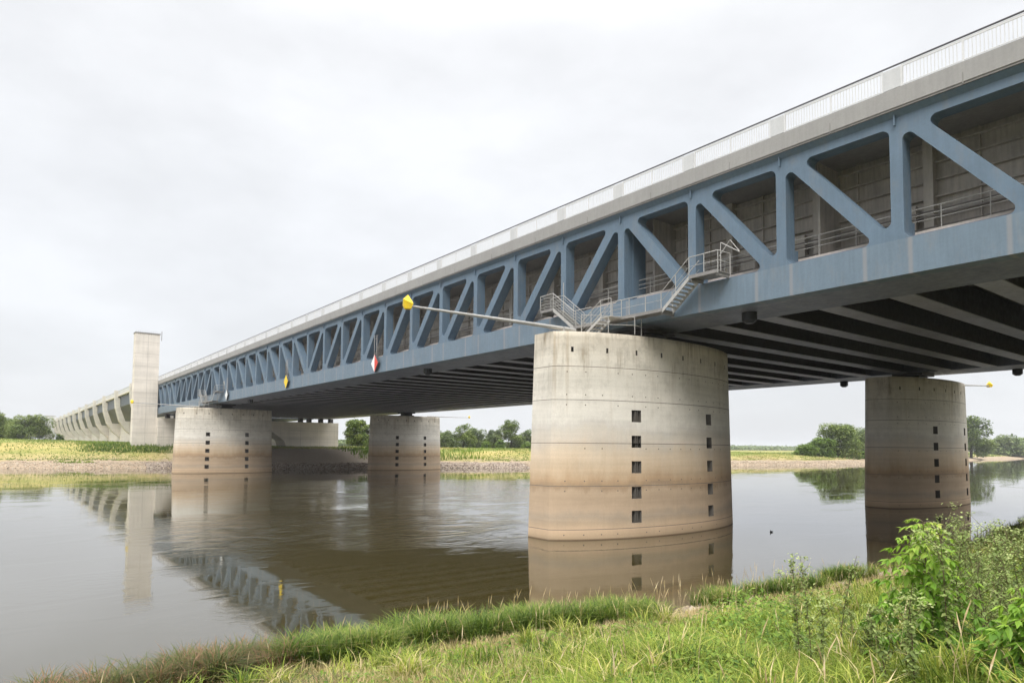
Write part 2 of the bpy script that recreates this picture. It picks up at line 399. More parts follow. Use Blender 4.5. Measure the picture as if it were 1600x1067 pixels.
# ================================================================ PIERS
SEAMS=(.6,3.1,5.61,8.15,10.12)
def half(u,b,a=9.4,m=.58): 
    return b*max(0,1-(u/a)**2)**m
def pier(name,cx,cy,label,sides=(-1,)):
    H=12.2
    xs=[]
    cols=(-3.78,3.4)
    slots=[-7.95+2.1*k for k in range(8)]
    def breaks():
        b=set()
        for k in range(49): b.add(round(-8.9+17.8*k/48,3))
        for c in cols:
            b={q for q in b if abs(q-c)>.42}; b|={c-.36,c+.36}
        for s in slots:
            b={q for q in b if abs(q-s)>.12}; b|={round(s-.07,3),round(s+.07,3)}
        return sorted(b)
    ux=breaks()
    zn=[(zc-.36,zc+.36) for zc in (1.25,2.68,4.2,5.73,7.27)]
    zl={0,H,11.86}
    for a,b in zn: zl|={a,b}
    for s in SEAMS: zl|={s-.018,s+.018}
    zl|={10.98,11.28,11.33}
    zl=sorted(zl); zl=[-2.5]+zl
    nu=len(ux)
    def pt(side,u,z,ins=0):
        f=z/12.2
        a=9.4-.40*f; b=3.42-.2*f-ins
        uu=u*(a/9.4)
        v=half(uu,b,a)
        return (cx+uu,cy+side*v,z)
    mb=MB(); 
    def inset(z): return .035 if any(abs(z-s)<.001 for s in ()) else 0
    idx={}
    def vid(side,i,j):
        k=(side,i,j)
        if k not in idx:
            idx[k]=len(mb.v); mb.v.append(pt(side,ux[i],zl[j]))
        return idx[k]
    def face(q,mi=0,sm=False): mb.f.append(tuple(q)); mb.mi.append(mi); mb.sm.append(sm)
    def norm(side,i,j):
        a=Vector(mb.v[vid(side,i,j)]); b=Vector(mb.v[vid(side,i+1,j)]); d=(b-a); d.z=0; d.normalize()
        return Vector((-d.y,d.x,0))*side   # outward for side=+1
    for side in (-1,1):
        for i in range(nu-1):
            for j in range(len(zl)-1):
                a,b,c,d=vid(side,i,j),vid(side,i+1,j),vid(side,i+1,j+1),vid(side,i,j+1)
                um=(ux[i]+ux[i+1])/2; zm=(zl[j]+zl[j+1])/2
                hole=any(abs(um-cc)<.35 for cc in cols) and any(za<zm<zb for za,zb in zn)
                slot=any(abs(um-s)<.06 for s in slots) and 10.98<zm<11.28
                seam=any(abs(zm-s)<.015 for s in SEAMS)
                if hole or slot:
                    n=norm(side,i,j); dep=.45 if hole else .35
                    q=[Vector(mb.v[k])-n*dep for k in (a,b,c,d)]
                    base=len(mb.v); mb.v+= [tuple(x) for x in q]
                    rb=len(mb.v); mb.v+=[mb.v[k] for k in (a,b,c,d)]; rim=(rb,rb+1,rb+2,rb+3)
                    for k in range(4): face((rim[k],rim[(k+1)%4],base+(k+1)%4,base+k),2)
                    face((base,base+1,base+2,base+3),3 if hole else 2)
                    if hole:
                        # bolted plate standing in the niche
                        e=(Vector(mb.v[b])-Vector(mb.v[a])).normalized()
                        c0=sum(q,Vector())/4+n*.06
                        for (du,dz,ww,hh) in ((-.05,-.05,.22,.27),(.25,.1,.05,.2)):
                            p4=[c0+e*(du+sx*ww)+Vector((0,0,dz+sz*hh)) for sx,sz in ((-1,-1),(1,-1),(1,1),(-1,1))]
                            bb=len(mb.v); mb.v+=[tuple(x) for x in p4]+[tuple(x-n*.06) for x in p4]
                            face((bb,bb+1,bb+2,bb+3),2); 
                            for k in range(4): face((bb+k,bb+(k+1)%4,bb+4+(k+1)%4,bb+4+k),2)
                        # proud frame
                elif seam: face((a,b,c,d),1,False)
                else: face((a,b,c,d),0,True)
    # blunt ends and top
    for j in range(len(zl)-1):
        zm=(zl[j]+zl[j+1])/2; mi=1 if any(abs(zm-s)<.015 for s in SEAMS) else 0
        for i in (0,nu-1): face((vid(-1,i,j),vid(1,i,j),vid(1,i,j+1),vid(-1,i,j+1)),mi)
    J=len(zl)-1
    for i in range(nu-1): face((vid(-1,i,J),vid(-1,i+1,J),vid(1,i+1,J),vid(1,i,J)))
    # form-tie holes
    for z in (.3,2.82,3.4,5.3,7.85,8.45,9.8):
        for u in [-8.2+1.03*k for k in range(17)]:
            if any(abs(u-c)<.55 for c in cols) and z<7.9: continue
            if rnd.random()<.12: continue
            for side in sides:
                p=Vector(pt(side,u,z)); p2=Vector(pt(side,u+.1,z)); d=(p2-p).normalized(); n=Vector((-d.y,d.x,0))*side
                r=.045; base=len(mb.v)
                for k in range(6):
                    t=math.pi*k/3; q=p+n*.006+d*(r*math.cos(t))+Vector((0,0,r*math.sin(t))); mb.v.append(tuple(q))
                face(range(base,base+6),1)
    o=mb.build(name,[M['pier'],M['seam'],M['hole'],M['nicheback']])
    tag(o,label,'bridge pier','oval concrete river piers')
    return o
pier('river_pier',34.15,30.5,'large pale oval concrete pier standing in the river in the middle foreground under the staircase')
pier('river_pier',73.9,28.9,'brown shaded oval concrete pier behind the leafy sapling at the right bank')
pier('river_pier',34.15,136.2,'wide oval concrete pier beside the pale tower at the far left bank',)
pier('river_pier',73.9,137.2,'oval concrete pier under the far side of the bridge between two tree groups')
# ================================================================ ACCESS STAIRS
def stairs(dy,label,simple=False):
    root=empty('maintenance_staircase',(30,30+dy,12.2)); 
    def b(mb,name,m): 
        o=mb.build(name,m,root); o.location=(-30,-30-dy,-12.2); return o
    X1,X2=30.25,31.36
    def Y(v): return v+dy
    def rail(pts,inter=3,posts=True):
        mb=MB(); mb.tube(pts,.028,6)
        for k in range(1,inter+1):
            f=k/(inter+1)
            mb.tube([(p[0],p[1],p[2]-1.05*f) for p in pts],.014,5)
        return mb
    # decks
    mb=MB()
    def deck(y0,y1,z,x0=X1,x1=X2):
        mb.box(x0,x1,Y(y0),Y(y1),z-.06,z); mb.box(x0-.03,x0,Y(y0),Y(y1),z-.13,z+.06)
        for k in (y0+.05,y1-.15): mb.box(x0+.05,x1,Y(k),Y(k+.1),z-.26,z-.06)
    deck(35.0,36.4,15.0); deck(25.3,32.9,13.42); deck(21.5,23.4,14.95)
    b(mb,'platform',M['galvdark'])
    # flights
    def flight(ya,za,yb,zb,x0,x1,n):
        m2=MB()
        for x in (x0,x1): m2.prism_x([(Y(ya),za-.2),(Y(yb),zb-.2),(Y(yb),zb+.05),(Y(ya),za+.05)],x-.02,x+.02)
        for k in range(1,n):
            f=k/n; y=ya+(yb-ya)*f; z=za+(zb-za)*f
            m2.box(x0+.02,x1-.02,Y(y)-.12,Y(y)+.12,z-.02,z+.02)
        return m2
    b(flight(32.9,13.42,35.0,15.0,X1,X2-.2,9),'stair_flight',M['galv'])
    b(flight(25.3,13.42,23.4,14.95,X1,X2-.2,9),'stair_flight',M['galv'])
    m3=MB()                      # flight down onto the pier head, along the chord outside the deck
    for yy in (29.0,): 
        for x in (29.3,30.2): m3.prism_x([(Y(29.4),13.3),(Y(31.1),12.25),(Y(31.1),12.45),(Y(29.4),13.5)],x-.02,x+.02)
        for k in range(1,6):
            f=k/6; m3.box(29.32,30.18,Y(29.4+1.7*f)-.11,Y(29.4+1.7*f)+.11,13.4-1.1*f-.02,13.4-1.1*f+.02)
    m3.box(29.25,30.22,Y(28.5),Y(29.4),13.36,13.42)
    b(m3,'stair_flight',M['galv'])
    # railings
    mb=MB()
    def add_rail(pts,inter=3,post_at=()):
        pts=[(x,Y(y),z) for x,y,z in pts]
        m=rail(pts,inter); mb.add(m.v,m.f,True)
        for (x,y,z0,z1) in post_at: mb.tube([(x,Y(y),z0),(x,Y(y),z1)],.026,6)
    h=1.08
    add_rail([(X1,36.4,15+h),(X1,35.0,15+h),(X1,32.9,13.42+h),(X1,32.6,13.42+h)],4,[(X1,36.4,14.85,16.08),(X1,35.0,14.9,16.08),(X1,33.95,14.2,15.28),(X1,32.7,13.4,14.5)])
    add_rail([(X2-.15,36.4,15+h),(X2-.15,35.0,15+h),(X2-.15,32.9,13.42+h),(X2-.15,32.9,13.5)],4,[(X2-.15,36.4,14.9,16.08),(X2-.15,35.0,14.9,17.0),(X2-.15,33.95,14.2,15.28)])
    add_rail([(X1,36.4,15+h),(X2,36.4,15+h)],4)
    add_rail([(X1,32.6,13.42+h),(X1,31.2,13.42+h)],1)
    add_rail([(X1,29.4,13.42+h),(X1,25.3,13.42+h),(X1,23.4,14.95+h),(X1,21.5,14.95+h),(X2,21.5,14.95+h)],1,[(X1,y,13.3,13.42+h) for y in (29.3,27.9,26.6,25.4)]+[(X1,24.35,14.1,15.28),(X1,23.4,14.8,16.03),(X1,22.4,14.8,16.03),(X1,21.5,14.8,16.03),(X2,21.5,14.8,16.03)])
    add_rail([(X2-.2,25.3,13.42+h),(X2-.2,23.4,14.95+h)],1,[(X2-.2,25.3,13.4,14.5)])
    add_rail([(X2,22.2,14.95+h),(X2+.02,21.5,16.8),(X2,20.9,14.95+h)],0,[(X2,22.1,15,16.8)])
    add_rail([(X2,22.1,16.8),(X2,20.9,16.0)],0)
    for x in (29.3,30.2):
        add_rail([(x,28.5,13.42+h),(x,29.4,13.42+h),(x,31.1,12.3+h),(x,31.1,12.3)],3,[(x,28.5,13.4,14.5),(x,29.4,13.4,14.5),(x,30.25,12.9,13.95)])
    b(mb,'stair_railing',M['galv'])
    # low guard on the pier head
    mb=MB()
    for z in (13.25,12.75): mb.tube([(27.2,Y(28.9),z),(30.2,Y(27.4),z),(30.9,Y(27.5),z)],.022,6)
    for x,y in ((27.2,28.9),(28.7,28.15),(30.2,27.4),(30.9,27.5)): mb.tube([(x,Y(y),12.2),(x,Y(y),13.25)],.024,6)
    b(mb,'pier_head_guard',M['galv'])
    tag(root,label,'staircase','maintenance stairs on the truss'); return root
stairs(0,'grey galvanised stairs and platforms on the truss above the big foreground pier')
stairs(105,'small grey stairs and platforms on the truss above the pier beside the tower')
# ================================================================ MARKER BOOMS, SIGNS
def boom(base,tip,label,s=1.0):
    r=empty('marker_boom',base)
    d=Vector(tip)-Vector(base)
    mb=MB().tube([(0,0,0),tuple(d*.5),tuple(d)],.125*s,10,r1=.055*s)
    sg=1 if d.x>0 else -1
    mb.tube([(-sg*.1,0,0),(-sg*1.0,0,-.02)],.13*s,10)
    for q in (0,.9): mb.box(-sg*q-.07,-sg*q+.07,-.12,.12,min(-.4,12.2-base[2]),-.05)
    mb.build('pole',M['galv'],r)
    # faceted radar reflector body
    t=d; mb=MB()
    hh=.38*s
    ring=[(math.cos(a),math.sin(a)) for a in (R(20),R(110),R(200),R(290))]
    vs=[(t.x,t.y,t.z+hh*1.55)]+[(t.x+.38*s*c,t.y+.38*s*q,t.z+.45*hh+.12*math.cos(3*i)) for i,(c,q) in enumerate(ring)]+[(t.x+.24*s*c,t.y+.24*s*q,t.z-.45*hh) for c,q in ring]
    fs=[(0,1+k,1+(k+1)%4) for k in range(4)]+[(1+k,5+k,5+(k+1)%4,1+(k+1)%4) for k in range(4)]+[(8,7,6,5)]
    mb.add(vs,fs); mb.build('reflector',M['yellow'],r)
    tag(r,label,'marker boom','booms with yellow radar reflectors'); return r
boom((26.6,29.9,12.5),(16.7,31.0,12.72),'long grey pole with yellow reflector, reaching left from the big foreground pier')
boom((82.2,28.9,12.55),(94.5,28.9,13.2),'thin pole with small yellow marker reaching right from the shaded pier at right')
boom((28.2,135,12.45),(18.1,135,12.7),'thin pole with yellow marker reaching left across the pale tower',.9)
boom((80.5,137.2,12.4),(91.4,137.2,12.5),'thin pole with small yellow marker under the bridge before the far trees',.9)
def sign(y,z,cols,label,s=1.0):
    r=empty('navigation_sign',(31.05,y,z)); g=.82*s; h=.95*s
    mb=MB().prism_x([(-g,0),(0,-h),(g,0),(0,h)],0,.25); mb.build('sign_case',M['signback'],r)
    front=MB()
    front.m=0; front.add([(-.006,g,0),(-.006,0,h),(-.006,0,-h)],[(0,1,2)])
    front.m=1; front.add([(-.006,0,h),(-.006,-g,0),(-.006,0,-h)],[(0,1,2)])
    front.build('sign_board',[M[cols[0]],M[cols[1]]],r)
    mb=MB()
    for k in (-.28,.28): mb.tube([(.1,k,.65*h),(.1,k,3.0*s),(.3,k,3.0*s)],.035,6)
    mb.tube([(.1,-.28,2.6*s),(.1,.28,2.6*s)],.025,6)
    mb.build('bracket',M['galvdark'],r)
    tag(r,label,'sign'); return r
sign(64.8,14.1,('signwhite','signred'),'white and red diamond sign on the blue chord below the yellow reflector')
sign(92.6,14.2,('yellow','yellow'),'plain yellow diamond sign on the blue chord')
sign(123.6,14.1,('signwhite','signwhite'),'white diamond sign on the chord beside the small far stairs')
# ================================================================ ABUTMENT, TOWER, APPROACH
YT=190.0
def seams_box(mb,x0,x1,y0,y1,zs,m):
    mb.m=m
    for z in zs: mb.box(x0-.02,x1+.02,y0-.02,y1+.02,z-.03,z+.03)
    mb.m=0
t=empty('bridge_tower',(28.3,YT+3,5)); 
mb=MB().box(25.75,31.2,YT,YT+3.2,3,33.4); seams_box(mb,25.75,31.2,YT,YT+3.2,(8.2,11.6,15,18.3,21.6,25,28.2,31.2),1)
mb.m=1; mb.box(28.55,28.6,YT-.02,YT+.1,3,33.4)
o=mb.build('tower_shaft',[M['conc'],mat('seam_soft',(.40,.37,.33),.9)[0]],t); o.location=(-28.3,-YT-3,-5)
mb=MB().box(25.6,31.35,YT-.15,YT+3.35,33.4,33.55)
for k in range(12): mb.box(25.75+k*.49,25.79+k*.49,YT-.1,YT-.06,33.0,34.0)
mb.tube([(31.6,YT,31.8),(31.6,YT,34.2)],.08,6)
o=mb.build('roof_edge',M['galvdark'],t); o.location=(-28.3,-YT-3,-5)
tag(t,'tall pale rectangular concrete tower at the far left end of the blue bridge','tower')
M['softseam']=bpy.data.materials['seam_soft']
# abutment portal (outline in X,Z with an arched opening)
def portal(y0,y1,name,label,top=12.0,mt='conc'):
    mb=MB()
    zb=2.5
    arch=[(40+24.5*k/16, 5.0+6.2*math.sin(math.pi*k/16)**.8 if 0<k<16 else 3.0) for k in range(17)]
    left=[(31.2,zb),(40,zb)]
    mb.box(31.2,40,y0,y1,zb,top); mb.box(64.5,79.0,y0,y1,zb,top)
    for k in range(16):
        (xa,za),(xb,zb2)=arch[k],arch[k+1]
        mb.prism_y([(xa,za),(xb,zb2),(xb,top),(xa,top)],y0,y1)
    seams_box(mb,31.2,40,y0,y1,(7.2,9.6),1); seams_box(mb,64.5,79,y0,y1,(7.2,9.6),1)
    mb.m=1; mb.box(67.7,67.76,y0-.02,y0+.1,zb,top); mb.box(73.4,73.45,y0-.02,y0+.1,zb,top); mb.m=0
    o=mb.build(name,[M[mt],M['softseam']]); tag(o,label,'abutment'); return o
portal(188.2,196,'bridge_abutment','wide pale concrete abutment with arched opening under the far bridge end')
for x in (33.5,35.5,68,70.5,74,77): B(MB().box(x-.5,x+.5,188.6,190.2,12.0,13.1),'bearing_block',M['under'])
# approach bridge
ap=empty('approach_bridge',(0,0,0)); tag(ap,'long pale approach bridge on many curved concrete pillars beyond the tower','bridge')
YE=620
A=lambda mb,name,m: mb.build(name,m,ap)
mb=MB().prism_y([(30.6,21.0),(30.6,17.6),(35.5,13.2),(75,13.2),(80,17.6),(80,21.0)],YT+8,YE)
A(mb,'trough_body',painted('approach_steel_shaded',(.075,.09,.11)))  # base colour darkened to carry the shade on the trough between pillars
A(MB().box(29.9,36,YT+8,YE,21.0,21.6),'parapet',M['concfar'])
A(MB().box(29.95,30.03,YT+8,YE,21.7,22.65).box(29.9,30.1,YT+8,YE,22.7,22.8),'railing',M['panelgrey'])
fin=None
prof=[(29.1,23.0),(29.1,20.6),(29.35,17.2),(30.5,12.9),(32.4,9.9),(35.0,7.7),(37.5,6.3),(38.2,5.2),(38.2,3),(72.4,3),(72.4,5.2),(73.1,6.3),(75.6,7.7),(78.2,9.9),(80.1,12.9),(81.2,17.2),(81.5,20.6),(81.5,23)]
kk=0; y=222
while y<YE-6:
    if fin is None:
        mb=MB()
        pl=prof[:9]
        inn=[(x+ (3.2 if z<20 else 1.1),z) for x,z in pl]
        for i in range(len(pl)-1):
            (xa,za),(xb,zb)=pl[i],pl[i+1]
            if za<=3.01: continue
            xi=52
            if za>20.7: mb.prism_y([(xb,zb),(xb+.85,zb),(xa+.85,za),(xa,za)],-1.3,1.3)
            elif za>13.3: mb.prism_y([(xb,zb),(xb+1.8,zb),(xa+1.4,za),(xa,za)],-1.3,1.3)
            else: mb.prism_y([(xb,zb),(xi,zb),(xi,za),(xa,za)],-1.3,1.3)
        mb.box(36.4,44,-2,2,3,6.6); mb.box(52,74,-1.3,1.3,3,13.1)
        fin=A(mb,'pillar',M['concfar']); fin.location=(0,y,0)
    else:
        o=fin.copy(); COL.objects.link(o); o.location=(0,y,0)
    y+=17 if False else 33.2; kk+=1
MB().box(35,37,YT+8,YE,3,13.0).build('lower_wall',M['concfar'],ap)
o=MB().box(25.2,31.0,600,607,3,25.6).box(24.9,31.3,599.7,607.3,25.6,26.0).build('bridge_tower',M['panelgrey']); tag(o,'distant faint tower at the vanishing end of the approach bridge','tower')
o=MB().box(63,84,183.2,184.2,2.2,4.5).build('retaining_wall',M['concfar']); tag(o,'low concrete retaining wall in front of the arched abutment','wall')
# ================================================================ GROUND
def SYn(x):  # near shoreline
    return np.interp(x,[-300,-50,0,9,15,25,34,45,55,75,120,200,400,900],[22,18,16.5,16.2,14.4,13.7,13.6,14.6,16.3,18.5,24,32,40,60])
def SYf(x):  # far shoreline
    return np.interp(x,[-900,-300,-60,0,18,31,47,58,66,89,107,150,192,238,330,477,564,900],[330,270,205,178,170.5,166,153,147,144.5,143,137,131,127,117,125,148,156,190])
def plateau(x):
    return np.interp(x,[-300,0,30,60,90,160,220,280,480],[6.3,6.4,5.8,5.0,5.0,4.7,4.3,2.9,3.3])
def hgt(x,y):
    x=np.asarray(x,float); y=np.asarray(y,float)
    dn=SYn(x)-y; df=y-SYf(x)
    zn=np.interp(dn,[-9,-3,0,.8,18,60,400],[-2.2,-1.0,0,.18,3.65,4.2,4.5])
    T=plateau(x)
    s=np.clip(df,0,None)
    zf=np.where(s<2,.35*s, np.where(s<11,.7+.13*(s-2),1.87+(T-1.87)*(1-np.exp(-(s-11)/9.0))))
    zf=np.where(df<0,np.maximum(-2.2,df*.4),zf)
    wob=.12*np.sin(x*.7+np.sin(y*.5)*1.7)*np.sin(y*.63+1.1)+.06*np.sin(x*1.9+2)*np.sin(y*1.7)
    z=np.where(dn>-9,zn,zf)
    land=np.clip(np.maximum(dn,df)/3,0,1)
    return z+wob*land
def grid_mesh(name,xs,ys,zf,mats):
    X,Yg=np.meshgrid(xs,ys); Z=zf(X,Yg); v=np.stack([X,Yg,Z],-1).reshape(-1,3)
    nx,nyy=len(xs),len(ys); i=np.arange((nyy-1)*(nx-1)); r,c=i//(nx-1),i%(nx-1); a=r*nx+c
    f=np.stack([a,a+1,a+nx+1,a+nx],-1)
    return np_mesh(name,v,f,mats,smooth=True)
def np_mesh(name,v,f,mats,smooth=False,attr=None):
    me=bpy.data.meshes.new(name); n=len(v); m=len(f); k=f.shape[1]
    me.vertices.add(n); me.vertices.foreach_set('co',np.ascontiguousarray(v,np.float32).ravel())
    me.loops.add(m*k); me.loops.foreach_set('vertex_index',np.ascontiguousarray(f,np.int32).ravel())
    me.polygons.add(m); me.polygons.foreach_set('loop_start',np.arange(0,m*k,k,dtype=np.int32))
    try: me.polygons.foreach_set('loop_total',np.full(m,k,np.int32))
    except Exception: pass
    me.polygons.foreach_set('use_smooth',np.full(m,smooth))
    if attr is not None:
        a=me.attributes.new('rv','FLOAT','POINT'); a.data.foreach_set('value',attr.astype(np.float32))
    for q in (mats if isinstance(mats,list) else [mats]): me.materials.append(q)
    me.update(); me.validate()
    o=bpy.data.objects.new(name,me); COL.objects.link(o); return o
def geo(a,b,n,p=1.0): return list(a+(b-a)*(np.linspace(0,1,n)**p))
xs=sorted(set([-3000,-1500,-800,-400,-250,-150]+list(np.arange(-100,-10,6.0))+list(np.arange(-10,60,.6))+list(np.arange(60,130,2.))+list(np.arange(130,600,8.))+[700,850,1100,1500,2200,3500,5000]))
ys=sorted(set([-3000,-1000,-400,-150,-60,-30]+list(np.arange(-16,30,.5))+list(np.arange(30,110,6.))+list(np.arange(110,215,1.))+list(np.arange(215,420,7.))+[450,500,600,800,1100,1600,2500,4000,6000]))
gm,nt,b=mat('ground_soil',(.2,.17,.1),.95,spec=.1)
p=objc(nt,True); sp=N(nt,'ShaderNodeSeparateXYZ'); nt.links.new(p,sp.inputs[0])
n1=noise(nt,.22,p,6,.65); n2=noise(nt,1.5,p,6,.7); n3=noise(nt,.05,p,4,.6,(.5,1.6,1))
zz=mth(nt,'ADD',sp.outputs[2],mrange(nt,n1,.3,.7,-.5,.5))
grass=mixc(nt,mrange(nt,n3,.38,.6,0,1),(.17,.22,.05),(.42,.34,.13))
grass=mixc(nt,mrange(nt,n2,.4,.7,0,.5),grass,(.09,.12,.03))
grav=mixc(nt,mrange(nt,n2,.35,.65,0,1),(.38,.30,.21),(.24,.18,.13))
dry=mixc(nt,mrange(nt,n2,.4,.62,0,1),(.40,.32,.15),(.27,.24,.10))
c=mixc(nt,mrange(nt,zz,1.3,2.0,0,1),grav,dry); c=mixc(nt,mrange(nt,zz,2.3,3.3,0,1),c,grass)
far=mth(nt,'GREATER_THAN',sp.outputs[1],60)
ub=mth(nt,'MULTIPLY',mth(nt,'MULTIPLY',mrange(nt,sp.outputs[0],30,38,0,1),mrange(nt,sp.outputs[0],74,84,1,0)),mrange(nt,sp.outputs[2],4.6,5.2,1,0))
c=mixc(nt,ub,c,mixc(nt,n2,(.42,.35,.28),(.28,.23,.18)))
nearc=mixc(nt,mrange(nt,n2,.35,.65,0,1),(.15,.13,.05),(.07,.075,.025))
nearc=mixc(nt,mrange(nt,zz,.25,.7,0,1),(.30,.26,.2),nearc)
c=mixc(nt,far,nearc,c); nt.links.new(c,b.inputs['Base Color']); bump(nt,b,n2,.5,.15)
g=grid_mesh('ground',np.array(xs),np.array(ys),hgt,gm); tag(g,'grassy river banks and flat meadow land on both sides','ground',kind='structure')
# water
wm,nt,b=mat('river_water',(.044,.035,.011),.015,spec=.5)
b.inputs['IOR'].default_value=1.6
p=objc(nt,True)
w1=noise(nt,2.0,p,4,.55,(1,1.35,1),.25); w2=noise(nt,7.5,p,3,.6,(1,1.3,1)); w3=noise(nt,.12,p,3,.5,(1,2.2,1),.8)
msk=mrange(nt,w3,.5,.62,.3,2.2)
sp=N(nt,'ShaderNodeVectorMath',operation='DISTANCE'); sp.inputs[1].default_value=(20,43,0); nt.links.new(p,sp.inputs[0])
wz=mrange(nt,noise(nt,.28,p,3,.5,(1,1.6,1),1.2),.42,.6,.25,1.25)
pk=mth(nt,'MULTIPLY',mrange(nt,sp.outputs['Value'],3,16,11.0,0),wz)
sp2=N(nt,'ShaderNodeVectorMath',operation='DISTANCE'); sp2.inputs[1].default_value=(46,66,0); nt.links.new(p,sp2.inputs[0])
pk2=mth(nt,'MULTIPLY',mrange(nt,sp2.outputs['Value'],8,36,7.0,0),wz)
amp=mth(nt,'ADD',mth(nt,'MULTIPLY',msk,.55),mth(nt,'MAXIMUM',pk,pk2))
hsum=mth(nt,'ADD',mth(nt,'MULTIPLY',w1,1.0),mth(nt,'MULTIPLY',w2,.22))
h=mth(nt,'MULTIPLY',hsum,amp)
bn=N(nt,'ShaderNodeBump'); bn.inputs['Strength'].default_value=1.0; bn.inputs['Distance'].default_value=.0045
nt.links.new(h,bn.inputs['Height']); nt.links.new(bn.outputs[0],b.inputs['Normal'])
gl=N(nt,'ShaderNodeBsdfGlossy'); gl.inputs['Color'].default_value=(.93,.95,1,1); gl.inputs['Roughness'].default_value=.012; nt.links.new(bn.outputs[0],gl.inputs['Normal'])
mx=N(nt,'ShaderNodeMixShader'); mx.inputs[0].default_value=.11; nt.links.new(b.outputs[0],mx.inputs[1]); nt.links.new(gl.outputs[0],mx.inputs[2])
nt.links.new(mx.outputs[0],nt.nodes['Material Output'].inputs[0])
o=np_mesh('river',np.array([(-3000,-400,0),(5000,-400,0),(5000,900,0),(-3000,900,0)],float),np.array([[0,1,2,3]]),wm); tag(o,'calm brown river water reflecting the bridge and sky','river',kind='structure')
# ================================================================ VEGETATION
rng=np.random.default_rng(11)
def leafmat(name,stops,trans=.35,rough=.55):
    m=bpy.data.materials.new(name); m.use_nodes=True; nt=m.node_tree; nt.nodes.clear()
    a=N(nt,'ShaderNodeAttribute',attribute_name='rv'); r=N(nt,'ShaderNodeValToRGB'); nt.links.new(a.outputs['Fac'],r.inputs[0])
    el=r.color_ramp.elements; el[0].position=stops[0][0]; el[0].color=(*stops[0][1],1); el[1].position=stops[-1][0]; el[1].color=(*stops[-1][1],1)
    for q,cc in stops[1:-1]: e=el.new(q); e.color=(*cc,1)
    d=N(nt,'ShaderNodeBsdfPrincipled'); d.inputs['Roughness'].default_value=rough; d.inputs['Specular IOR Level'].default_value=.25
    t=N(nt,'ShaderNodeBsdfTranslucent'); mx=N(nt,'ShaderNodeMixShader'); mx.inputs[0].default_value=trans; o=N(nt,'ShaderNodeOutputMaterial')
    nt.links.new(r.outputs[0],d.inputs['Base Color']); nt.links.new(r.outputs[0],t.inputs[0])
    nt.links.new(d.outputs[0],mx.inputs[1]); nt.links.new(t.outputs[0],mx.inputs[2]); nt.links.new(mx.outputs[0],o.inputs[0]); return m
M['lushgrass']=leafmat('grass_lush',[(0,(.07,.12,.015)),(.4,(.22,.29,.035)),(.7,(.39,.42,.07)),(.86,(.54,.47,.17)),(1,(.68,.55,.32))])
M['sedge']=leafmat('sedge',[(0,(.05,.10,.015)),(.5,(.15,.23,.03)),(.8,(.28,.34,.06)),(1,(.48,.40,.16))])
M['redsedge']=leafmat('sedge_reddish',[(0,(.05,.075,.02)),(.4,(.13,.15,.04)),(.65,(.20,.12,.06)),(1,(.34,.20,.12))])
M['drygrass']=leafmat('grass_dry',[(0,(.24,.24,.06)),(.3,(.40,.34,.14)),(.65,(.56,.44,.23)),(1,(.70,.55,.34))])
M['herb']=leafmat('herb_leaf',[(0,(.06,.12,.02)),(.5,(.15,.25,.03)),(.85,(.28,.38,.06)),(1,(.42,.44,.15))])
M['stalk']=leafmat('dry_stalk',[(0,(.40,.30,.15)),(.5,(.58,.44,.24)),(1,(.68,.56,.36))],.1)
M['weed']=leafmat('weed_leaf',[(0,(.13,.18,.05)),(.6,(.27,.34,.10)),(1,(.42,.46,.19))],.25)
M['weedstem']=mat('weed_stem',(.13,.10,.05),.7)[0]
M['sapleaf']=leafmat('sapling_leaf',[(0,(.06,.15,.02)),(.45,(.16,.31,.03)),(.85,(.33,.49,.06)),(1,(.46,.50,.12))],.38,.45)
M['meadow']=leafmat('meadow_grass',[(0,(.11,.17,.045)),(.45,(.20,.27,.06)),(.7,(.32,.33,.10)),(.88,(.42,.35,.16)),(1,(.38,.28,.17))])
def blades(base,h,wd,lean,curl,rv):
    """curved tapering blades; base (n,3)"""
    n=len(base); az=rng.uniform(0,2*np.pi,n); dx,dy=np.cos(az),np.sin(az); px,py=-dy,dx
    v=np.zeros((n,7,3)); ts=(0,.4,.75)
    for k,t in enumerate(ts):
        off=lean*t+curl*t**2*.6; zz=h*(t-.25*(curl/np.maximum(h,.01))*t**2)
        ww=wd*(1-.55*t)/2
        for s,i in ((-1,2*k),(1,2*k+1)):
            v[:,i,0]=base[:,0]+dx*off+px*ww*s; v[:,i,1]=base[:,1]+dy*off+py*ww*s; v[:,i,2]=base[:,2]+zz
    v[:,6,0]=base[:,0]+dx*(lean+curl); v[:,6,1]=base[:,1]+dy*(lean+curl); v[:,6,2]=base[:,2]+h*(1-.35*curl/np.maximum(h,.01))
    o=np.arange(n)[:,None]*7
    f=np.concatenate([o+np.array([[0,1,3,2]]),o+np.array([[2,3,5,4]]),o+np.array([[4,5,6,6]])])
    return v.reshape(-1,3),f,np.repeat(rv,7)
def tri_fix(name,v,f,m,rv):
    q=f[f[:,2]!=f[:,3]]; t=f[f[:,2]==f[:,3]][:,:3]
    # quads split to triangles
    t2=np.concatenate([q[:,[0,1,2]],q[:,[0,2,3]],t]); return np_mesh(name,v,t2,m,False,rv)
def pnoise(x,y,s,seed=0):
    r=np.random.default_rng(seed); o=0
    for k in range(5):
        a=r.uniform(0,6.28); f=s*(1+.6*k); o=o+np.sin((x*np.cos(a)+y*np.sin(a))*f+r.uniform(0,6))/(1+.4*k)
    return o/3
def in_view(x,y,marg=.1):
    d=x*F_.x+y*F_.y; a=(x*R_.x+y*R_.y)/np.maximum(d,.1)
    return (d>2.5)&(np.abs(a)<.767+marg)
